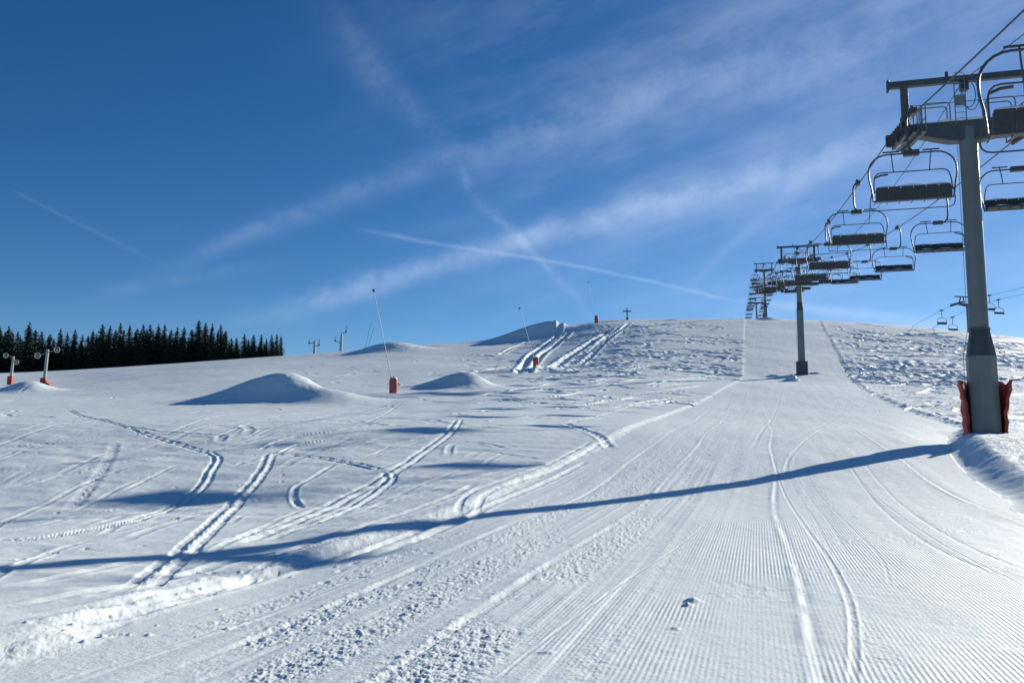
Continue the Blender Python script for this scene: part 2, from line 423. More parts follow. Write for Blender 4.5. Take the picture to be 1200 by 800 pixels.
track([(395, 546), (372, 560), (348, 575), (345, 592), (357, 602)], .08, .05, .04)
track([(278, 550), (285, 545), (300, 545)], .08, .05, .04)
track([(400, 660), (480, 630), (540, 605)], .10, .07, .04, double=.4)
track([(545, 603), (560, 583), (600, 566), (650, 547), (700, 520)], .08, .08, .05, double=.4)
track([(470, 640), (540, 612), (580, 590), (640, 565), (690, 540)], .10, .09, .05)
track([(660, 498), (680, 505), (702, 514), (715, 526)], .18, .16, .08, steps=.9)
track([(660, 498), (720, 484), (745, 475)], .10, .07, .05)
track([(135, 520), (125, 545), (100, 580), (78, 603)], .16, .05, .02, steps=.7)
track([(-20, 530), (60, 522), (140, 512)], .12, .05, .04)
track([(560, 530), (610, 538), (650, 545)], .12, .05, .04)
track([(525, 538), (530, 525), (560, 522), (600, 530)], .12, .06, .04)
for a_ in ([(0, 700), (100, 680), (180, 665)], [(0, 725), (110, 705), (190, 690), (290, 665), (400, 640)], [(0, 742), (150, 715), (300, 680), (420, 648), (520, 612)],
           [(0, 755), (130, 727), (260, 692), (380, 655)], [(230, 640), (330, 628), (450, 595), (540, 570), (620, 548)], [(280, 668), (400, 632), (520, 590), (560, 570)]):
    track(a_, .10, .05, .045, double=.0, fade=.8)
# mixed prints
rg = random.Random(3)
for k in range(90):
    px_, py_ = rg.uniform(0, 560), rg.uniform(500, 690)
    if px_+ (py_-450)*1.5 > 900: continue
    x_, y_ = unproject(px_, py_); a_ = rg.uniform(0, 6.28); l_ = rg.uniform(.08, .16)
    carve(np.array([(x_, y_), (x_+l_*math.cos(a_), y_+l_*math.sin(a_))]), .05, .05, .012, fade=.001)
KD = .6
# deep tracks over the far kicker
for a_, w_, d_ in (([(657, 384), (655, 392), (640, 404), (622, 418), (608, 438)], .7, .6), ([(668, 390), (652, 404), (632, 420), (618, 438)], .6, .5),
               ([(714, 389), (690, 404), (665, 420), (645, 434)], .8, .6), ([(738, 380), (715, 396), (700, 410), (680, 428)], .55, .45), ([(726, 384), (706, 400), (690, 414)], .5, .4),
               ([(690, 402), (640, 406), (590, 412)], .4, .3), ([(600, 430), (560, 436), (520, 444)], .4, .25), ([(618, 400), (600, 408), (585, 416)], .5, .35)):
    track(a_, w_, d_, d_*.7, fade=4)
KD = .22
# ski turns on the upper hill and the ungroomed right side
def squiggles(n, pxr, pyr, wr, dr, lr, ar, seed, flat=False):
    rg = random.Random(seed)
    for k in range(n):
        px_, py_ = rg.uniform(*pxr), rg.uniform(*pyr)
        x_, y_ = unproject(px_, py_); L = rg.uniform(*lr); A = rg.uniform(*ar); ph = rg.uniform(0, 6.28); wl = rg.uniform(9, 20)*(.5+y_/300)
        n_ = max(4, int(L/1.2)); dx = rg.uniform(-.45, .15); 
        P = [(x_+dx*s*L/n_+A*math.sin(ph+s*L/n_*2*math.pi/wl), y_-s*L/n_) for s in range(n_+1)]
        w_ = rg.uniform(*wr); d_ = rg.uniform(*dr); carve(np.array(P), w_, d_, d_*.95, fade=L*.35, seed=k*1.7, outside=True)
squiggles(120, (560, 872), (376, 436), (.4, .75), (.22, .46), (5, 24), (1.5, 4.5), 11)
squiggles(80, (660, 870), (375, 440), (.4, .75), (.25, .55), (5, 18), (1.5, 4.5), 12)
squiggles(60, (600, 850), (436, 478), (.22, .36), (.12, .26), (4, 12), (1, 3), 13)
squiggles(40, (330, 640), (412, 450), (.3, .5), (.12, .24), (5, 14), (1, 3), 14)
squiggles(36, (470, 700), (462, 500), (.14, .22), (.06, .14), (3, 8), (.6, 2), 15)
squiggles(260, (965, 1235), (376, 446), (.45, .8), (.28, .6), (5, 20), (1.5, 4), 16)
squiggles(70, (1020, 1235), (440, 492), (.22, .42), (.10, .3), (3, 10), (.8, 2.5), 17)
squiggles(26, (20, 330), (440, 500), (.12, .22), (.05, .12), (4, 12), (1, 3), 18)
KD = .36                     # long traverses and descents crossing each other
rg = random.Random(77)
for k in range(46):
    x0_ = rg.uniform(600, 860); y0_ = rg.uniform(380, 470); L_ = rg.uniform(40, 130); sl2 = rg.uniform(-.02, .16)
    track([(x0_, y0_), (x0_-L_*.35, y0_+L_*.35*sl2+rg.uniform(-2, 2)), (x0_-L_*.7, y0_+L_*.7*sl2+rg.uniform(-2, 3)), (x0_-L_, y0_+L_*sl2)], rg.uniform(.12, .22)*(1+(480-y0_)/90), .30, .16, n=6, fade=3, outside=True)
for k in range(46):
    x0_ = rg.uniform(1000, 1230); y0_ = rg.uniform(392, 480); L_ = rg.uniform(30, 110); sl2 = rg.uniform(-.12, .10)
    track([(x0_, y0_), (x0_-L_*.35, y0_+L_*.35*sl2+rg.uniform(-2, 2)), (x0_-L_*.7, y0_+L_*.7*sl2+rg.uniform(-2, 3)), (x0_-L_, y0_+L_*sl2)], rg.uniform(.14, .24)*(1+(480-y0_)/80), .34, .2, n=6, fade=3, outside=True)
KD = .085
for k in range(60):          # old, half drifted-over tracks on the left field
    x0_ = rg.uniform(60, 640); y0_ = rg.uniform(468, 640); L_ = rg.uniform(60, 240); sl2 = rg.uniform(.05, .40)
    if x0_+(y0_-450)*1.4 > 760: continue
    track([(x0_, y0_), (x0_-L_*.35, y0_+L_*.35*sl2*.8+rg.uniform(-4, 4)), (x0_-L_*.7, y0_+L_*.7*sl2+rg.uniform(-4, 4)), (x0_-L_, y0_+L_*sl2*1.1)], rg.uniform(.04, .08)*(1+(640-y0_)/130), .12, .09, n=6, fade=1.5, outside=True, double=rg.choice([0, 0, .3]))
# the powder right of the piste and on the crest is chopped up; the left field is soft
outm = (~inside).astype(float)
right_rough = np.where(outR, smooth(dR, .5, 4), 0)
up_rough = np.where(outL, smooth(Y, 90, 170)*smooth(X/np.maximum(Y, 1), -.02, .14), 0)
Zf += (right_rough*smooth(Y, 30, 60)*.13+up_rough*.08)*(np.abs(fbm(X/2.6, Y/3.4, 41, 4, .55))*.55-.1)*(1-smooth(Y, 288, 330)*.6)
Zf += outm*fbm(X*.55, Y*.75, 51, 4, .5)*.035*smooth(Y, 5, 14)
Zf += outm*fbm(X*2.1, Y*2.6, 57, 3, .5)*.010*(1-smooth(Y, 40, 70))
Zf += outR*fbm(X*2.5, Y*3, 59, 4, .6)*.05*smooth(dR, .3, 1.5)
# wind ripples on the left field
Zf += outL*np.exp(-((fbm(X/7, Y/7, 71, 2)-.1)/.45)**2)*np.sin((X*.55+Y*1.5)*2.4+fbm(X*.5, Y*.5, 73, 2)*3)*.010*(1-smooth(Y, 30, 60))
# --- piste relief
U = (X-.29*Y)*.96+.12*np.sin(Y*.09)
ins = inside*smooth(np.minimum(dL, dR), .15, 1.0)
rough = np.zeros_like(X)
for u0, w_, st in ((-4.1, .28, 1.0), (-3.35, .36, 1.0), (-2.3, .45, 1.0), (-5.0, .22, .7), (-1.2, .16, .35), (.8, .14, .25)):
    uu = U+.10*fbm(X*.5, Y*.5, 81, 2)-u0-.012*Y
    rough += st*np.exp(-(uu/w_)**4)*smooth(fbm(X*.6, Y*.35, int(84+u0*3), 3)+.35, 0, .35)
rough = np.clip(rough, 0, 1)*ins*(1-smooth(Y, 35, 90)*.75)
patch = smooth(fbm(X*.8, Y*1.1, 91, 4), .18, .5)*ins
rr_ = fbm(X*10, Y*9, 61, 4, .7); rr2 = fbm(X*16, Y*16, 67, 3, .6)
Zf += rough*(np.abs(rr_)*.028-.008+rr2*.007)*(1-smooth(Y, 25, 60)*.4)
Zf += patch*(1-rough)*(rr_*.009+rr2*.005)
Zf += ins*(fbm(X*.35, Y*.12, 95, 3)*.03+fbm(U*1.7, Y*.06, 97, 3)*.012*smooth(Y, 6, 20))
Zf += ins*(1-rough)*(vnoise(U*7, Y*.05, 103)*.006+vnoise(U*15, Y*.12, 104)*.004)*smooth(-U, .2, 1.6)*(1-smooth(Y, 22, 50))
Zf += ins*fbm(U*.9, Y*.35, 107, 4, .6)*.016*smooth(Y, 12, 30)
for u0 in (-4.25, -2.55, .35, 4.6, 8.4): # ridges where two grooming passes meet
    uu = U-u0+.06*np.sin(Y*.4+u0); Zf += ins*(.013*np.exp(-(uu/.05)**2)-.012*np.exp(-((uu-.09)/.05)**2))*(.6+.4*vnoise(Y*2, Y*0, 5))
def ptrack(px, w, d, b, **k): track(px, w*.5, d, b, **k)
KD = .11
ptrack([(579, 802), (640, 752), (693, 712), (745, 673), (798, 638), (850, 594), (900, 542), (940, 505)], .035, .03, .03, fade=.3)
ptrack([(905, 535), (918, 575), (945, 618), (975, 660), (995, 705), (1001, 750), (1000, 802)], .06, .045, .04, fade=.5)
ptrack([(926, 532), (930, 560), (960, 605), (985, 650)], .04, .03, .025, double=.22)
ptrack([(940, 533), (950, 565), (990, 610), (1030, 650), (1045, 690)], .04, .025, .02)
ptrack([(1000, 538), (1020, 566), (1060, 605), (1120, 642), (1210, 680)], .08, .06, .05, double=.5, fade=1.5)
ptrack([(985, 532), (1010, 565), (1050, 600), (1110, 640), (1210, 690)], .05, .03, .03)
ptrack([(990, 455), (982, 480), (950, 500), (905, 520), (850, 545), (790, 570)], .12, .05, .05, double=.9, fade=3)
ptrack([(1003, 455), (992, 485), (960, 505), (930, 530), (918, 560)], .12, .05, .05, fade=3)
ptrack([(896, 378), (905, 400), (912, 430), (915, 455), (905, 490), (880, 530)], .16, .06, .06, fade=6)
ptrack([(886, 378), (890, 405), (886, 435), (870, 470)], .16, .06, .06, fade=6)
ptrack([(905, 374), (921, 392), (930, 420), (928, 437)], .22, .10, .10, fade=5)
ptrack([(960, 470), (1015, 478), (1030, 482), (1010, 495), (960, 505)], .15, .05, .05, fade=3)
ptrack([(500, 754), (609, 695), (697, 650), (790, 590), (870, 530)], .03, .022, .022, fade=.5)
ptrack([(560, 610), (640, 578), (720, 540), (800, 498), (860, 462)], .06, .03, .03)
ptrack([(590, 617), (680, 585), (770, 540), (850, 492), (890, 458)], .06, .03, .04, double=.8)
ptrack([(440, 800), (560, 725), (640, 676), (730, 622)], .03, .02, .02)
ptrack([(240, 800), (380, 745), (500, 692), (620, 640)], .04, .03, .03, double=.3)
ptrack([(60, 800), (220, 752), (380, 700), (520, 650)], .05, .03, .03)
# loose snow lumps lying on the piste
rg = random.Random(8)
def lump(px, py, r, h, sq=1.0):
    x_, y_ = unproject(px, py); i0, i1 = np.searchsorted(YR, [y_-r*5, y_+r*5]); xs = X[i0:i1]; ys = Y[i0:i1]
    q = ((xs-x_)/(r*sq))**2+((ys-y_)/r)**2
    Zf[i0:i1] += h*np.exp(-q**1.3)*(1+.5*fbm(xs*14, ys*14, 6, 2))
for a_ in ((812, 704, .05, .035, 1.6), (790, 737, .035, .02, 1.5), (806, 709, .04, .03, 1), (890, 605, .06, .025, 1.5), (1002, 604, .05, .02, 1.5), (1085, 606, .06, .025, 1.5), (640, 768, .04, .015, 1.5), (928, 446, .9, .9, 1.0), (906, 441, .5, .35, 2), (955, 438, .5, .3, 2)): lump(*a_)
for k in range(70):
    lump(rg.uniform(80, 560), 0, .01, 0) if False else None
for k in range(80):         # crumbs along the left edge
    i_ = rg.randrange(8, len(LEs)-22); x_, y_ = LEs[i_]+(LEs[i_+1]-LEs[i_])*rg.random()
    if y_ < 3.5 or y_ > 45: continue
    x_ += rg.gauss(-.1, .35); r_ = rg.uniform(.012, .03); a0, a1 = np.searchsorted(YR, [y_-r_*4, y_+r_*4]); w_ = math.hypot(y_, 3); b0, b1 = np.searchsorted(TC, [(x_-r_*5)/w_, (x_+r_*5)/w_])
    q = ((X[a0:a1, b0:b1]-x_)/r_)**2+((Y[a0:a1, b0:b1]-y_)/r_)**2; Zf[a0:a1, b0:b1] += r_*rg.uniform(.6, 1.1)*np.exp(-q**1.5)
Z = Zf
cord = ins*np.clip(1-rough*1.3, 0, 1)*(1-.75*patch)*(.12+.88*smooth(fbm(X*.22, Y*.16, 99, 4, .6)+.2, 0, .4))
cord *= (.35+.65*smooth(U, -2.6, -1.0))*(1-.7*smooth(Y, 8, 20))

def snow_mat():
    m = bpy.data.materials.new('snow'); m.use_nodes = True; t = m.node_tree; b = t.nodes['Principled BSDF']; L_ = t.links
    b.inputs['Roughness'].default_value = .62; b.inputs['Specular IOR Level'].default_value = .25
    tc = nd(t, 'ShaderNodeTexCoord')
    def nz(scale, det=4, ro=.55):
        n = nd(t, 'ShaderNodeTexNoise'); n.inputs['Scale'].default_value = scale; n.inputs['Detail'].default_value = det; n.inputs['Roughness'].default_value = ro
        L_.new(tc.outputs['Object'], n.inputs['Vector']); return n.outputs[0]
    mx = nd(t, 'ShaderNodeMix', data_type='RGBA'); mx.inputs['A'].default_value = (.80, .86, .845, 1); mx.inputs['B'].default_value = (.87, .92, .895, 1)
    L_.new(nz(.35, 6), mx.inputs['Factor']); L_.new(mx.outputs['Result'], b.inputs['Base Color'])
    def at(n_): a = nd(t, 'ShaderNodeAttribute'); a.attribute_name = n_; return a.outputs['Fac']
    q = lambda op, a, b_=None, c=None: mth(op, a, b_, c, tree=t)
    u = at('groom_u'); cord_ = at('groom_amount')
    wob = q('MULTIPLY', nz(3.0, 2), .012)
    s = q('SINE', q('MULTIPLY', q('ADD', u, wob), 2*math.pi/.044))
    s = q('MULTIPLY', q('MULTIPLY', s, cord_), .0022)
    s = q('MULTIPLY', s, q('ADD', q('MULTIPLY', nz(9, 3), 1.2), .4))
    g = q('ADD', s, q('MULTIPLY', nz(28, 5, .65), .006))
    g = q('ADD', g, q('MULTIPLY', nz(3.2, 4, .6), .017))
    bp = nd(t, 'ShaderNodeBump'); bp.inputs['Distance'].default_value = 1.0; bp.inputs['Strength'].default_value = 1.0
    L_.new(g, bp.inputs['Height']); L_.new(bp.outputs[0], b.inputs['Normal'])
    return m
M['snow'] = snow_mat()

cell_in = inside[:-1, :-1].ravel()
idx = np.arange(nR*nC).reshape(nR, nC)
quads = np.stack([idx[:-1, :-1], idx[:-1, 1:], idx[1:, 1:], idx[1:, :-1]], -1).reshape(-1, 4)
co = np.stack([X, Y, Zf], -1).reshape(-1, 3).astype(np.float32)
def sheet(name, sel):
    q = quads[sel]; used, inv = np.unique(q, return_inverse=True); inv = inv.reshape(-1).astype(np.int32)
    me = bpy.data.meshes.new(name); me.vertices.add(len(used)); me.vertices.foreach_set('co', co[used].ravel())
    me.loops.add(len(inv)); me.loops.foreach_set('vertex_index', inv)
    me.polygons.add(len(q)); me.polygons.foreach_set('loop_start', np.arange(0, len(inv), 4, dtype=np.int32))
    me.polygons.foreach_set('use_smooth', np.ones(len(q), bool))
    for nm, A in (('groom_u', U), ('groom_amount', cord)):
        at_ = me.attributes.new(nm, 'FLOAT', 'POINT'); at_.data.foreach_set('value', A.ravel()[used].astype(np.float32))
    me.update(calc_edges=True); me.materials.append(M['snow'])
    o = bpy.data.objects.new(name, me); COL.objects.link(o); return o
tag(sheet('snow_field', ~cell_in), 'ungroomed snow slope with ski tracks and built snow mounds', kind='structure')
tag(sheet('ski_piste', cell_in), 'groomed corduroy ski run climbing the hill under the chairlift', kind='structure')

# ------------------------------------------------------------------ chairlift
LM, LX0 = .262, 11.01
LAZ = math.atan(LM); LROT = -LAZ
def line_pt(Yd, off=0):          # off metres right of the lift's axis, perpendicular
    x = LX0+LM*Yd; return (x+off*math.cos(LAZ), Yd-off*math.sin(LAZ))
GAU = 3.05
TW = [(-40, 2.0), (38, 14.2), (140, 29.0), (290, 56.4), (400, 62.0), (520, 69.5)]
SAG = [.6, 1.9, 3.2, 1.6, 1.6]
def rope_z(y):
    for (a, za), (b, zb), s in zip(TW[:-1], TW[1:], SAG):
        if y <= b or b == 520:
            f = (y-a)/(b-a); return za+(zb-za)*f-4*s*f*(1-f)
def rope_slope(y): return (rope_z(y+1)-rope_z(y-1))/2*math.cos(LAZ)

def make_head(t, zc, slope, snow=True, mats=None):
    """crossarm, upper beam, sheaves; local x across the line, y uphill, z=0 at the foot"""
    zb = zc+.08
    cm = MB()
    prof = [(-2.95, zb), (-2.95, zb-.42), (-2.2, zb-.52), (-.75, zb-.92), (.75, zb-.92), (2.2, zb-.52), (2.95, zb-.42), (2.95, zb)]
    cm.prism(prof, -.33, .33)
    cm.build('crossarm', M['steel_dark'], t, bevel=.03)
    if snow:
        sm = MB(); pr = [(-2.3, zb+.004)]+[(x/10, zb+.05+.05*math.sin(x*.5)+.05*(1-(x/22)**2)) for x in range(-22, 23, 4)]+[(2.3, zb+.004)]
        sm.prism(pr, -.30, .30); sm.build('snow_layer', M['snowcap'], t, smooth=True)
    ub = MB(); ub.box((0, 0, zc+2.15), (6.6, .28, .30)); ub.box((-3.3, 0, zc+2.13), (.09, .34, .55)); ub.box((3.3, 0, zc+2.13), (.09, .34, .55))
    ub.build('upper_beam', M['steel_dark'], t, bevel=.02)
    for s in (-1, 1):
        p = MB(); p.box((s*2.6, 0, zc+.93), (.32, .26, 2.16)); p.box((s*2.6, 0, zc+.05), (.42, .36, .3)); p.build('support_post', M['steel_dark'], t, bevel=.02)
        # sheave train follows the rope
        sm = MB(); ln = 1.9
        def P(yy, dz, dx=0): return (s*(GAU)+dx, yy, zc+yy*slope+dz)
        ang = math.atan(slope); rx = Matrix.Rotation(ang, 3, 'X')
        sm.box(P(0, -.52, -s*.16), (.14, 3.4, .26), rx); sm.box(P(-1.1, -.36, -s*.12), (.10, 1.7, .16), rx); sm.box(P(1.1, -.36, -s*.12), (.10, 1.7, .16), rx)
        sm.box(P(0, -.40, -s*.25), (.5, .4, .55)); sm.box(P(-1.9, -.12, -s*.05), (.34, .30, .5), rx); sm.box(P(1.9, -.12, -s*.05), (.34, .30, .5), rx)
        sm.build('sheave_frame', M['joint'], t)
        for k in range(8):
            yy = -1.85+k*.53; w = MB(); w.disc(P(yy, -.235), .215, .12, 'x', 16); w.disc(P(yy, -.235), .235, .03, 'x', 16)
            for dx in (-.075, .075):
                w.disc(P(yy, -.235, dx), .24, .02, 'x', 16)
            w.build('sheave_wheel', M['rubber'], t)
        cw = MB(); xi = s*(GAU+.0)-s*.62
        cw.box((xi, 0, zc-.62), (.55, 4.4, .05), Matrix.Rotation(ang, 3, 'X')); cw.box((xi, 0, zc-.72), (.10, 4.2, .14), Matrix.Rotation(ang, 3, 'X'))
        cw.build('catwalk', M['joint'], t)
        rl = MB()
        for yy in (-2.1, -1.2, -.4, .4, 1.2, 2.1):
            z0 = zc-.6+yy*slope; rl.tube([(xi-s*.25, yy, z0), (xi-s*.25, yy, z0+1.25)], .028, 6)
        for h_ in (.6, 1.25):
            rl.tube([(xi-s*.25, -2.1, zc-.6-2.1*slope+h_), (xi-s*.25, 2.1, zc-.6+2.1*slope+h_)], .026, 6)
        rl.build('handrail', M['steel'], t)
        a = MB()
        x0_, x1_ = s*.75, s*1.95
        pts = [(x0_, -.28, zb), (x0_, -.28, zb+.75)]+[(x0_+s*.18*(1-math.cos(R(k))), -.28, zb+.75+.18*math.sin(R(k))) for k in (30, 60, 90)]
        pts += [(x1_-s*.18+s*.18*math.sin(R(k)), -.28, zb+.75+.18*math.cos(R(k))) for k in (0, 30, 60, 90)]+[(x1_, -.28, zb)]
        a.tube(pts, .03, 6); a.tube([(p[0], .28, p[2]) for p in pts], .03, 6)
        a.build('handrail', M['steel'], t)
    ra = MB(); ra.tube([(-2.5, 0, zb+.98), (2.5, 0, zb+1.02)], .022, 6); ra.build('safety_line', M['steel'], t)
    la = MB()
    for x in (-.55, -.10):
        la.tube([(x, -.36, zb-.2), (x, -.36, zc+2.25)], .025, 6)
    for k in range(9): la.tube([(-.55, -.36, zb+.1+k*.27), (-.10, -.36, zb+.1+k*.27)], .016, 6)
    la.box((-.32, -.36, zb+.95), (.42, .05, .5))
    la.build('ladder', M['steel'], t)
    cb = MB()
    cb.box((-.05, -.05, zc+1.85), (.34, .3, .55)); cb.box((-.75, 0, zc+2.4), (.12, .1, .35))
    pts = [(.15+.34*math.cos(R(k)), -.32, zc+1.25+.72*math.sin(R(k))) for k in range(100, 450, 22)]
    cb.tube(pts, .02, 6, cap=False); pts = [(.05+.30*math.cos(R(k)), -.28, zc+1.30+.62*math.sin(R(k))) for k in range(90, 440, 22)]
    cb.tube(pts, .02, 6, cap=False)
    cb.build('cable_hanger', M['joint'], t)

def loft_tower(levels, n=12, rot=0):
    mb = MB(); b = 0
    for z, r in levels:
        for k in range(n):
            a = 2*math.pi*(k+.5)/n+rot; mb.v.append((r*math.cos(a), r*math.sin(a), z))
    for i in range(len(levels)-1):
        for k in range(n):
            k2 = (k+1) % n; mb.f.append((i*n+k, i*n+k2, (i+1)*n+k2, (i+1)*n+k))
    mb.f.append(tuple(reversed(range(n)))); mb.f.append(tuple((len(levels)-1)*n+k for k in range(n)))
    return mb
def pylon(Yd, zc, joint_lo, joint_hi, r_up, r_lo, label, pads=0, base=None, snow=True):
    x, y = line_pt(Yd); g = ground_at(x, y)
    t = empty('lift_pylon', (x, y, g), LROT, label, 'lift pylon', 'pylons of the chairlift beside the piste')
    h = zc-g
    loft_tower([(-.8, r_lo), (joint_lo, r_lo*.93)], 8, 0).build('lower_column', M['paint'], t, bevel=.02)
    loft_tower([(joint_lo, r_lo*.93-.004), (joint_hi, r_up)], 8, 0).build('transition_cone', M['joint'], t)
    loft_tower([(joint_hi, r_up-.003), (h-1.0, r_up*.95), (h-.2, r_up*.95)], 20).build('upper_column', M['paint'], t, smooth=True)
    mb = MB(); mb.tube([(0, 0, joint_hi-.05), (0, 0, joint_hi+.06)], r_up+.05, 20); mb.build('flange', M['joint'], t)
    if base:
        mb = MB(); mb.box((0, 0, base[1]/2-.3), (base[0], base[0], base[1]+.6)); mb.build('foundation_block', M['joint'], t, bevel=.05)
    make_head(t, h, rope_slope(Yd), snow)
    lz = MB()
    for dx in (-.19, .19): lz.tube([(-.03+dx, -r_up-.22, joint_hi+.3), (-.03+dx, -r_up-.22, h-1.2)], .014, 5)
    mb = MB(); mb.tube([(-r_up*.95-.10, -.1, h-.9), (-r_up*.95-.14, -.15, joint_hi), (-r_lo-.10, -.2, joint_lo), (-r_lo-.10, -.2, .8)], .012, 5); mb.build('rescue_line', M['steel'], t)
    return t, h
def padding(t, r, h, a0, a1, curl, m, seed):
    """upholstered mat standing round the foot of a mast; angles in local degrees"""
    rg = random.Random(seed); mb = MB(); nA, nZ = 14, 12
    def P(i, k, rad):
        a = R(a0+(a1-a0)*i/nA); z = h*k/nZ
        top = 1+.05*math.sin(i*1.7+seed)
        e = max(0, 1-min(i, nA-i)/2.0)
        rr = rad+e*curl*(k/nZ)**2.2+.035*math.sin(k*1.9+i*.6+seed)+.02*math.sin(k*.9+i*1.3)
        return (rr*math.cos(a), rr*math.sin(a), z*top-.1)
    for L_ in (r, r+.14):
        for k in range(nZ+1):
            for i in range(nA+1): mb.v.append(P(i, k, L_))
    s = (nA+1)*(nZ+1); w = nA+1
    for k in range(nZ):
        for i in range(nA):
            a = k*w+i; mb.f.append((a, a+1, a+w+1, a+w)); mb.f.append((s+a, s+a+w, s+a+w+1, s+a+1))
    for k in range(nZ):
        a = k*w; mb.f.append((a, a+w, s+a+w, s+a)); a += nA; mb.f.append((a, s+a, s+a+w, a+w))
    for i in range(nA):
        mb.f.append((i, s+i, s+i+1, i+1)); a = nZ*w+i; mb.f.append((a, a+1, s+a+1, s+a))
    return mb.build('protective_mat', m, t, smooth=True)

t1, h1 = pylon(38, 14.2, 3.45, 4.65, .40, .66, 'nearest tall grey lift pylon with red mats round its foot, right of the piste')
padding(t1, .76, 2.35, -28, 208, .34, M['red'], 2)
t2, h2 = pylon(140, 29.0, 10.6, 11.9, .42, .60, 'second grey lift pylon, standing in the middle of the groomed run', base=(1.75, 2.1))
t3, h3 = pylon(290, 56.4, 4.0, 5.5, .42, .62, 'third lift pylon, on the crest with red padding at its foot')
padding(t3, .75, 2.2, 130, 250, .1, M['red'], 5)
t4, h4 = pylon(400, 62.0, 4.0, 5.2, .45, .60, 'farthest visible lift pylon, rising from behind the crest', snow=False)

def rope(off, name, label, zf, rad, pts_y):
    mb = MB(); pts = []
    for y in pts_y:
        x_, y_ = line_pt(y, off); pts.append((x_, y_, zf(y)))
    mb.tube(pts, rad, 6); o = mb.build(name, M['rope'], None, smooth=True); return tag(o, label, 'cable')
ys_ = [y for y in range(-40, 521, 4)]+[38, 140, 290, 400]; ys_ = sorted(set(ys_))
rope(-GAU, 'haul_rope', 'thick steel rope carrying the left row of chairs up the hill', rope_z, .032, ys_)
rope(GAU, 'haul_rope', 'thick steel rope carrying the right row of chairs', rope_z, .032, ys_)
def comm_z(y):
    for (a, za), (b, zb), s in zip(TW[:-1], TW[1:], (1.2, 4.2, 5, 3, 2)):
        if y <= b or b == 520:
            f = (y-a)/(b-a); return za+2.1+(zb-za)*f-4*s*f*(1-f)
rope(-.05, 'communication_cable', 'thin cable slung between the middles of the pylon heads, with no chairs on it', comm_z, .020, ys_)

def make_chair(px):
    """bail top at local z=-1.75 below the rope; faces +y (travel)"""
    t = empty('lift_chair', (0, 0, 0))
    zt = -1.85; t.scale = (.97, 1, .93)
    g = MB(); g.box((0, 0, .06), (.16, .55, .24)); g.box((-.10, 0, .10), (.12, .38, .34)); g.disc((-.13, .16, .22), .09, .07, 'x', 10); g.disc((-.13, -.16, .22), .09, .07, 'x', 10)
    g.build('grip', M['joint'], t, bevel=.015)
    a = MB(); pts = [(-.06, 0, .05), (-.20, 0, .02), (-.30, 0, -.12), (-.34, 0, -.35), (-.34, 0, -.9), (-.33, 0, -1.3), (-.27, 0, -1.62), (-.12, 0, -1.80), (.1, 0, zt), (px, 0, zt)]
    a.tube(pts, .055, 8); a.build('hanger_arm', M['frame'], t, smooth=True)
    b = MB(); b.box((px, 0, zt), (.62, .26, .26)); b.build('bail_clamp', M['joint'], t, bevel=.03)
    f = MB()
    def loop(side):
        s = side; p = [(px, 0, zt), (px+s*1.0, 0, zt)]
        p += [(px+s*(1.0+.76*math.sin(R(k))), 0, zt-.80+.80*math.cos(R(k))) for k in (15, 30, 45, 60, 75, 90)]
        p += [(px+s*1.75, 0, zt-1.1), (px+s*1.67, 0, zt-1.5), (px+s*1.62, .05, zt-1.9), (px+s*1.60, .10, zt-2.12)]
        return p
    for s in (-1, 1): f.tube(loop(s), .038, 8)
    f.tube([(px-1.6, -.02, zt-1.72), (px+1.6, -.02, zt-1.72)], .03, 6)
    f.tube([(px-1.6, .02, zt-2.12), (px+1.6, .02, zt-2.12)], .035, 6)
    for k in range(7):
        x_ = px-1.5+k*.5; f.tube([(x_, -.10, zt-1.62), (x_, -.03, zt-2.1), (x_, .5, zt-2.16)], .022, 5)
    f.build('bail_frame', M['frame'], t, smooth=True)
    for k in range(6):
        x_ = px-1.25+k*.5
        s_ = MB(); s_.box((x_, .25, zt-2.06), (.482, .52, .085), Matrix.Rotation(R(7), 3, 'X')); s_.build('seat', M['seat'], t, bevel=.03)
        s_ = MB(); s_.box((x_, -.05, zt-1.82), (.482, .075, .58), Matrix.Rotation(R(10), 3, 'X')); s_.build('backrest', M['seat'], t, bevel=.03)
    r = MB()
    def bar(s):
        p = [(px+s*1.56, .02, zt-1.75), (px+s*1.54, .10, zt-1.25)]
        p += [(px+s*(1.22+.30*math.cos(R(k))), .16, zt-1.08+.30*math.sin(R(k))) for k in (0, 30, 60, 90)]+[(px, .18, zt-.78)]
        return p
    for s in (-1, 1):
        r.tube(bar(s), .026, 6)
        r.tube([(px+s*.72, .17, zt-.78), (px+s*.78, .10, zt-.1), (px+s*.80, .06, zt+.1)], .024, 6)
        r.tube([(px+s*.46, .06, zt+.13), (px+s*1.14, .06, zt+.13)], .035, 6)
    r.tube([(px-1.5, .10, zt-1.02), (px-1.25, .16, zt-.90), (px-.95, .2, zt-.86)], .045, 6)
    r.build('safety_bar', M['frame'], t, smooth=True)
    return t
def add_loop(t, px):
    zt = -1.85; f = MB()
    p = []
    for s in (-1, 1):
        q = [(px+s*1.64, .15, zt-1.7), (px+s*1.70, .28, zt-2.1)]+[(px+s*(1.45+.25*math.cos(R(k))), .36, zt-2.25-.22*math.sin(R(k))) for k in (0, 30, 60, 90)]
        p += q if s < 0 else q[::-1]
    f.tube(p, .024, 6); f.build('footrest_loop', M['frame'], t, smooth=True)
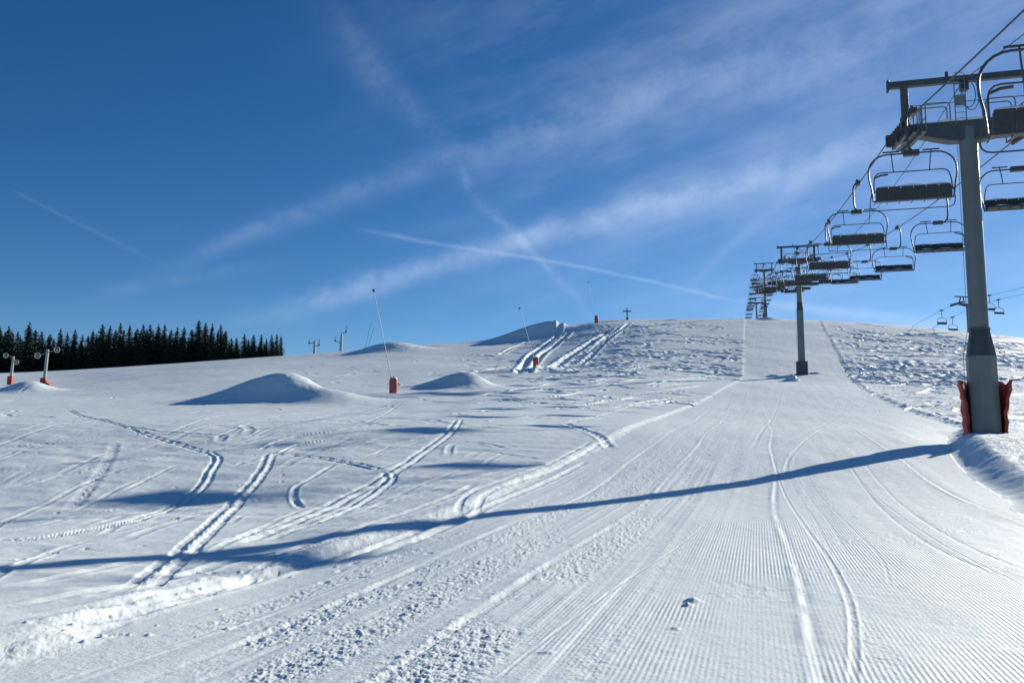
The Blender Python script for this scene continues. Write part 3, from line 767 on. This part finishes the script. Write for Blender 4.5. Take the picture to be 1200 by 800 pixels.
def add_snow(t, px, seed, amt):
    rg = random.Random(seed); zt = -1.85; mb = MB()
    n = 30; top = []
    for i in range(n+1):
        x = px-1.48+2.96*i/n; e = min(1, min(i, n-i)/4)
        top.append((x, amt*e*(.6+.4*math.sin(i*.5+seed)+.25*rg.random())))
    b = len(mb.v)
    for x, h in top:
        for yy, hh in ((-.02, 0), (.0, h*.9), (.18, h), (.42, h*.7), (.50, 0)): mb.v.append((x, yy, zt-2.015+hh+.01))
    for i in range(n):
        for k in range(4): mb.f.append((b+i*5+k, b+(i+1)*5+k, b+(i+1)*5+k+1, b+i*5+k+1))
        mb.f.append((b+i*5+4, b+(i+1)*5+4, b+(i+1)*5, b+i*5))
    # and a ridge on the backrest's top edge
    b = len(mb.v)
    for x, h in top:
        for yy, hh in ((-.16, 0), (-.13, h*.5), (-.05, h*.5), (-.02, 0)): mb.v.append((x, yy, zt-1.535+hh))
    for i in range(n):
        for k in range(3): mb.f.append((b+i*4+k, b+(i+1)*4+k, b+(i+1)*4+k+1, b+i*4+k+1))
        mb.f.append((b+i*4+3, b+(i+1)*4+3, b+(i+1)*4, b+i*4))
    mb.build('snow_layer', M['snowcap'], t, smooth=True)
chL = make_chair(-.2); add_loop(chL, -.2); add_snow(chL, -.2, 1, .16)
chR = make_chair(.32); add_snow(chR, .32, 2, .12)
ORD = ['first', 'second', 'third', 'fourth', 'fifth', 'sixth', 'seventh', 'eighth', 'ninth', 'tenth', 'eleventh', 'twelfth', 'thirteenth']
def sec(y): return 0 if y < 30 else 1 if y < 140 else 2 if y < 290 else 3 if y < 400 else 4
secname = ['', 'past the nearest pylon', 'past the second pylon', 'past the third pylon on the crest', 'past the farthest visible pylon']
def place(ch0, y0, side, name):
    cnt = {}; k = 0; y = y0
    while y < 505:
        c = ch0 if k == 0 else copy_tree(ch0)
        x_, y_ = line_pt(y, side*GAU); c.location = (x_, y_, rope_z(y)); c.rotation_euler = (0, 0, LROT+(0 if side < 0 else math.pi))
        s = sec(y); cnt[s] = cnt.get(s, 0)+1
        if s == 0: lab = 'large empty chair cut by the right picture edge, nearer than every pylon'
        elif side < 0 and s == 1 and cnt[1] == 1: lab = 'snow-topped empty chair hanging at the nearest pylon under its left sheaves'
        elif side > 0 and s == 1 and cnt[1] == 1: lab = 'empty chair cut by the right picture edge, just behind the nearest pylon'
        else:
            n = cnt[s]-(1 if s == 1 else 0); lab = 'empty six-seat chair, %s on the %s rope %s' % (ORD[n-1], 'left' if side < 0 else 'right', secname[s])
        tag(c, lab, 'lift chair', 'empty chairs hanging from the chairlift ropes')
        y += 15.95; k += 1
place(chL, 18.0, -1, 'left'); place(chR, 40.6, 1, 'right')

# ------------------------------------------------------------------ second chairlift, far right
T2x, T2y, T2z = 141.5, 262.0, 40.3
def l2(s, off):   # s metres away from the pylon along the line, off right
    d = Vector((-.243, .970)); a = Vector((.970, .243)); return (T2x+d.x*s+a.x*off, T2y+d.y*s+a.y*off)
def l2z(s): return T2z-.20*s-.0022*s*s if s > 0 else T2z-.020*s*(-1)*0-.0-.0+.04*(-s)*(.6)
g = ground_at(T2x, T2y)
tq = empty('lift_pylon', (T2x, T2y, g), math.atan2(.243, .970), 'small far pylon of another chairlift, behind the slope at the right edge', 'lift pylon')
hq = T2z-g
mb = MB(); mb.tube([(0, 0, -1), (0, 0, hq-.3)], [.55, .48], 14); mb.build('column', M['steel'], tq, smooth=True)
mb = MB(); mb.prism([(-4.2, hq-.1), (-4.2, hq-.4), (-.8, hq-1.0), (.8, hq-1.0), (4.2, hq-.4), (4.2, hq-.1)], -.3, .3); mb.build('crossarm', M['steel_dark'], tq)
mb = MB(); mb.box((0, 0, hq+2.0), (9.4, .3, .35)); mb.build('upper_beam', M['steel_dark'], tq)
for s in (-1, 1):
    mb = MB(); mb.tube([(s*3.3, 0, hq-.2), (s*2.6, 0, hq+1.9)], .18, 8); mb.tube([(s*1.2, 0, hq-.4), (s*1.7, 0, hq+1.9)], .16, 8); mb.build('support_post', M['steel_dark'], tq)
    mb = MB(); mb.box((s*4.2, 0, hq-.35), (.35, 5.2, .4), Matrix.Rotation(R(-5), 3, 'X'))
    for k in range(8): mb.disc((s*4.2, -2.3+k*.66, hq-.12-.05*(k-3.5)*.6), .26, .16, 'x', 10)
    mb.build('sheave_assembly', M['joint'], tq)
for s, lab in ((-1, 'thin left rope of the far chairlift, dropping behind the slope'), (1, 'thin right rope of the far chairlift')):
    mb = MB(); mb.tube([l2(q, s*4.2)+(l2z(q),) for q in range(-70, 100, 5)], .045, 5); tag(mb.build('haul_rope', M['rope'], None), lab, 'cable')
def make_chair2():
    t = empty('lift_chair', (0, 0, 0))
    mb = MB(); mb.box((0, 0, 0), (.9, .8, .35)); mb.build('grip', M['joint'], t, bevel=.05)
    mb = MB(); mb.tube([(0, 0, 0), (0, 0, -2.4)], .085, 6); mb.build('hanger_arm', M['frame'], t)
    mb = MB(); mb.tube([(-1.7, 0, -4.2), (-1.8, 0, -3.3), (-1.5, 0, -2.7), (-.6, 0, -2.4), (.6, 0, -2.4), (1.5, 0, -2.7), (1.8, 0, -3.3), (1.7, 0, -4.2)], .08, 6); mb.build('bail_frame', M['frame'], t)
    mb = MB(); mb.box((0, .3, -4.35), (3.5, .6, .12)); mb.build('seat', M['seat'], t, bevel=.03)
    mb = MB(); mb.box((0, -.05, -4.05), (3.5, .1, .6)); mb.build('backrest', M['seat'], t, bevel=.03)
    return t
c0 = make_chair2(); first = True
for s, side, lab in ((6.5, -1, 'tiny far chair left of the far pylon, on its left rope'), (11.5, 1, 'tiny far chair left of the far pylon, hanging lowest just over the snow'), (-13, -1, 'tiny far chair touching the right side of the nearest pylon in view'), (-7.5, 1, 'tiny far chair right of the nearest pylon, outermost towards the picture edge')):
    c = c0 if first else copy_tree(c0); first = False
    x_, y_ = l2(s, side*4.2); c.location = (x_, y_, l2z(s)); c.rotation_euler = (0, 0, math.atan2(.243, .970)+(0 if side < 0 else math.pi))
    tag(c, lab, 'lift chair', 'chairs of the far chairlift')

# ------------------------------------------------------------------ snow lances
def lance(px, py, top, hp, label, padh=1.55, padr=.42, rad=.045, mt='alu'):
    x, y = unproject(px, py); g = ground_at(x, y); t = empty('snow_lance', (x, y, g), 0, label, 'snow lance', 'snow-making lances on the hill')
    k = (y*cp)/F; dx = (top[0]-px)*k; dz = (py-top[1])*k
    mb = MB(); mb.tube([(-.05, 0, padh*.6), (0+dx*.12, 0, dz*.16)], .09, 8); mb.build('stand', M['joint'], t)
    mb = MB(); mb.tube([(dx*.08, 0, dz*.12), (dx, 0, dz)], [rad, rad*.6], 8); mb.build('lance_tube', M[mt], t)
    mb = MB(); mb.box((dx, 0, dz+.05), (.22, .22, .30)); mb.tube([(dx, 0, dz), (dx-.25, 0, dz+.15)], .05, 6); mb.build('nozzle_head', M['joint'], t, bevel=.03)
    mb = MB(); mb.tube([(0, 0, -.2), (0, 0, .0), (.01, 0, padh*.5), (0, 0, padh*.93), (0, 0, padh)], [padr, padr, padr*1.05, padr, padr*.8], 14); mb.build('protective_mat', M['redfade'], t, smooth=True)
    mb = MB(); mb.tube([(.08, 0, padh-.03), (.09, 0, padh+.10), (.10, 0, padh+.22)], [padr*.75, padr*.6, padr*.2], 10); mb.build('snow_cap', M['snowcap'], t, smooth=True)
    return t
lance(461, 461.5, (436, 340), 10, 'tall leaning snow lance with a faded red padded foot, between the two snow mounds', padh=1.5, padr=.43)
lance(628, 433, (609, 362), 8, 'leaning snow lance with red padded foot below the tracked far mound', padh=1.75, padr=.50, rad=.05)
lance(699, 379.5, (690, 330), 8, 'small snow lance with red foot on the skyline left of the cross', padh=2.4, padr=.60, rad=.03)
for px, tp, lab in ((427, (433, 380), 'faint right-leaning grey lance behind the crest, left of the tall lance'),):
    x, y = .0, 300.0; x = (px-600)/F*y*1.005; g = ground_at(x, y); t = empty('snow_lance', (x, y, g), 0, lab, 'snow lance')
    mb = MB(); mb.tube([(0, 0, -.3), (2.2, 0, 10.0)], .07, 6); mb.build('lance_tube', M['steel'], t)
    mb = MB(); mb.tube([(.9, 0, 0), (3.3, 0, 8.2)], .06, 6); mb.build('support_strut', M['steel'], t)

# ------------------------------------------------------------------ drag-lift pylons at the left
def wheel_ring(mb, c, r):
    c = Vector(c); pts = [(c.x+r*math.cos(R(k)), c.y, c.z+r*math.sin(R(k))) for k in range(0, 361, 24)]
    mb.tube(pts, .075, 6, cap=False)
    for k in (20, 140, 260): mb.tube([tuple(c), (c.x+r*math.cos(R(k)), c.y, c.z+r*math.sin(R(k)))], .035, 5)
    mb.disc(tuple(c), .09, .2, 'y', 8)
def tow(px, py, lean, hh, wheels, label, rz=0, padh=1.5):
    x, y = unproject(px, py); g = ground_at(x, y); t = empty('tow_pylon', (x, y, g), 0, label, 'ski tow pylon', 'pylons of the drag lift by the wood')
    mb = MB(); mb.tube([(0, 0, 0), (lean, 0, hh)], [.25, .20], 12); mb.build('mast', M['white'], t, smooth=True)
    mb = MB(); mb.box((0, 0, padh/2-.1), (.85, .85, padh+.2)); o = mb.build('protective_mat', M['red'], t, bevel=.12)
    (x0, z0), (x1, z1) = wheels
    mb = MB(); mb.tube([(x0, -.3, z0), (x0*.35+lean*.5, -.3, z0+(hh-z0)*.25), (lean*.9, -.3, (z0+z1)/2), (x1, -.3, z1)], .075, 6); mb.build('crossarm', M['steel'], t)
    for x_, z_ in wheels: mb = MB(); wheel_ring(mb, (x_, -.42, z_), .42); mb.build('rope_wheel', M['white'], t)
    return t
ta = tow(12, 451, .25, 5.1, ((-.9, 5.2), (1.05, 4.0)), 'pale drag-lift mast with two wheels, nearest the left edge before the wood')
tb = tow(51, 455, .30, 5.9, ((-1.0, 4.9), (1.9, 5.8)), 'pale drag-lift mast with two wheels and a mat slumped at its foot')
mb = MB(); mb.box((1.0, -.3, .35), (.25, 1.0, 1.5), Matrix.Rotation(R(-32), 3, 'Y')); mb.box((1.35, -.35, .2), (.15, .9, 1.2), Matrix.Rotation(R(-38), 3, 'Y'))
mb.build('slumped_mat', M['redfade'], tb, bevel=.06)
mb = MB(); mb.box((.55, -.4, .45), (.5, .5, .8), Matrix.Rotation(R(-15), 3, 'Y')); mb.build('control_box', M['joint'], tb, bevel=.05)
def antenna(px, top_y, hw, label, arms):
    y = 296.0; x = (px-600)/F*y*1.008; g = ground_at(x, y); k = y/F*1.0
    zt = y*gy(top_y); h = zt-g; t = empty('tow_pylon', (x, y, g), 0, label, 'ski tow pylon', 'small pylons on the skyline')
    mb = MB(); mb.tube([(0, 0, -.3), (.1, 0, h)], [.38, .30], 10); mb.build('mast', M['alu'], t, smooth=True)
    mb = MB(); mb.tube([(-.5, .1, -.3), (-.45, .1, h*.9)], .09, 6)
    for z_ in np.arange(.3, h*.9, .5): mb.tube([(-.5, .1, z_), (-.1, .1, z_)], .03, 4)
    mb.build('ladder', M['steel_dark'], t)
    for (x0, z0, x1, z1, up) in arms:
        mb = MB(); mb.tube([(x0, 0, h+z0), (x1, 0, h+z1)], .14, 6); mb.box((x1, 0, h+z1+.1), (.7, .6, .45)); mb.tube([(x1, 0, h+z1), (x1+.15, 0, h+z1+up)], .09, 6)
        mb.tube([(x1-.3, 0, h+z1), (x1-.25, 0, h+z1+up*.6)], .06, 6)
        mb.build('rope_arm', M['steel_dark'], t)
antenna(369.5, 399, 4, 'lower grey tow pylon with stubby arms on the skyline, right of the wood', ((0, -.6, -1.9, -1.0, 1.8), (0, -2.2, 1.5, -1.6, 2.2)))
antenna(400.5, 391, 4, 'taller grey tow pylon with raised arms on the skyline, left of the crest mound', ((0, 0, 1.6, .6, 2.2), (0, -3.4, -2.1, -2.6, 1.9)))
# summit cross
x, y = unproject(735, 375); y = min(y, 286); g = ground_at(x, y)
t = empty('summit_cross', (x, y, g), 0, 'small dark wooden cross standing on the snowy crest', 'cross')
mb = MB(); mb.box((0, 0, 1.75), (.34, .30, 4.1)); mb.build('upright', M['timber'], t, bevel=.03)
mb = MB(); mb.box((0, -.16, 2.75), (2.8, .30, .36)); mb.build('crossbar', M['timber'], t, bevel=.03)
mb = MB(); mb.box((0, 0, .3), (.7, .6, .7)); mb.build('plinth', M['timber'], t, bevel=.05)

# ------------------------------------------------------------------ spruce wood
def make_spruce(seed, H=20.0, Rb=2.9):
    rg = random.Random(seed); mb = MB(); nl = 30
    for l in range(nl):
        f = l/(nl-1); z = H*(.06+.93*f); L0 = Rb*(1-f)**.68+.12
        nb = max(5, int(12*(1-f*.55))); ph = rg.uniform(0, 6.28)
        for k in range(nb):
            if rg.random() < .08: continue
            a = ph+2*math.pi*k/nb+rg.uniform(-.25, .25); L = L0*rg.uniform(.65, 1.18); dr = L*rg.uniform(.22, .45); zz = z+rg.uniform(-.3, .3)
            ca, sa = math.cos(a), math.sin(a); n = 4; b = len(mb.v)
            for i in range(n+1):
                q = i/n; r = L*q; w = (.34*L0**.5)*(1-q*.75)*(1 if i else .3)*rg.uniform(.7, 1.3); dz = -dr*q**1.4+(.12*L if i == n else 0)
                mb.v.append((r*ca-w*sa, r*sa+w*ca, zz+dz-rg.uniform(.05, .3))); mb.v.append((r*ca, r*sa, zz+dz)); mb.v.append((r*ca+w*sa, r*sa-w*ca, zz+dz-rg.uniform(.05, .3)))
            for i in range(n):
                o_ = b+i*3; mb.f += [(o_, o_+1, o_+4, o_+3), (o_+1, o_+2, o_+5, o_+4)]
            # hanging twigs
            for i in range(4):
                q = rg.uniform(.25, 1); r = L*q; s_ = rg.uniform(-.25, .25)*L0**.5; bz = zz-dr*q**1.4; hz = rg.uniform(.25, .7); hw_ = rg.uniform(.08, .2)
                x_, y_ = r*ca-s_*sa, r*sa+s_*ca; c_ = len(mb.v)
                mb.v += [(x_-hw_*sa, y_+hw_*ca, bz), (x_+hw_*sa, y_-hw_*ca, bz), (x_+rg.uniform(-.1, .1), y_+rg.uniform(-.1, .1), bz-hz)]; mb.f.append((c_, c_+1, c_+2))
    me = bpy.data.meshes.new('crown'); me.from_pydata(mb.v, [], mb.f); me.materials.append(M['needle'])
    tm = MB(); tm.tube([(0, 0, -1), (0, 0, H*.5), (0, 0, H*.98)], [.28, .17, .03], 7)
    t = empty('spruce_tree', (0, 0, 0)); c = bpy.data.objects.new('crown', me); COL.objects.link(c); c.parent = t
    tm.build('trunk', M['bark'], t); return t
protos = [make_spruce(s, 20, rb) for s, rb in ((1, 3.5), (2, 3.1), (3, 3.9), (4, 3.3), (5, 2.9), (6, 3.7))]
used = [False]*len(protos)
tops = [(-14, 384), (-3, 380), (9, 382), (20, 388), (33, 377.5), (48, 388), (58, 391), (70, 385), (87, 386), (96, 392), (108, 386), (119, 380), (128, 381), (140, 378), (151, 381), (160, 385), (167, 380), (175, 380), (185, 380), (192, 380),
        (200, 386), (207, 383), (215, 383), (224, 386), (232, 375), (240, 378), (248, 379), (258, 380), (264, 387), (271, 396), (277, 395), (286, 391), (291, 397), (297, 392), (306, 391.5), (312, 396), (318, 392), (324, 391), (329, 393)]
special = {33: 'tall spruce peaking just right of the mast nearest the left edge', 232: 'tallest spruce, in the right half of the wood', 329: 'last spruce at the right end of the wood', 286: 'small pointed spruce beside the low gap near the wood\'s right end', 70: 'slim pointed spruce between gaps, right of the second drag-lift mast'}
rg = random.Random(21)
def plant(px, ty, y, lab, grp='spruces of the wood on the left skyline'):
    x = (px-600)/F*y*1.005; g = ground_at(x, y)-.3; H = y*gy(ty)-g; k = rg.randrange(len(protos))
    if not used[k]: t = protos[k]; used[k] = True
    else: t = copy_tree(protos[k])
    s = H/20; sw = s*rg.uniform(1.15, 1.85)*(1.1 if H < 14 else 1); t.location = (x, y, g); t.rotation_euler = (0, 0, rg.uniform(0, 6.28)); t.scale = (sw, sw, s)
    tag(t, lab, 'spruce tree', grp)
ordn = 'first second third fourth fifth sixth seventh eighth ninth tenth eleventh twelfth thirteenth fourteenth fifteenth sixteenth seventeenth eighteenth nineteenth'.split()
for k, (px, ty) in enumerate(tops):
    if k >= 20: lab = 'dark spruce, %s from the right end of the front row of the wood' % ordn[len(tops)-1-k]
    else: lab = 'dark spruce, %s from the left end of the front row of the wood' % (ordn+['twentieth'])[k]
    plant(px, ty, rg.uniform(299, 304), special.get(px, lab))
px = -16
while px < 326:
    ty = np.interp(px, [p for p, _ in tops], [q for _, q in tops])+rg.uniform(3, 9); plant(px, ty, rg.uniform(308, 313), 'dark spruce glimpsed between the trees of the front row'); px += rg.uniform(6, 10)
px = -14
while px < 320:
    ty = np.interp(px, [p for p, _ in tops], [q for _, q in tops])+rg.uniform(8, 16); plant(px, ty, rg.uniform(318, 326), 'shaded spruce deep behind the front row of the wood'); px += rg.uniform(8, 12)
for k, u_ in enumerate(used):
    if not u_:
        for c in children(protos[k]): bpy.data.objects.remove(c)
        bpy.data.objects.remove(protos[k])
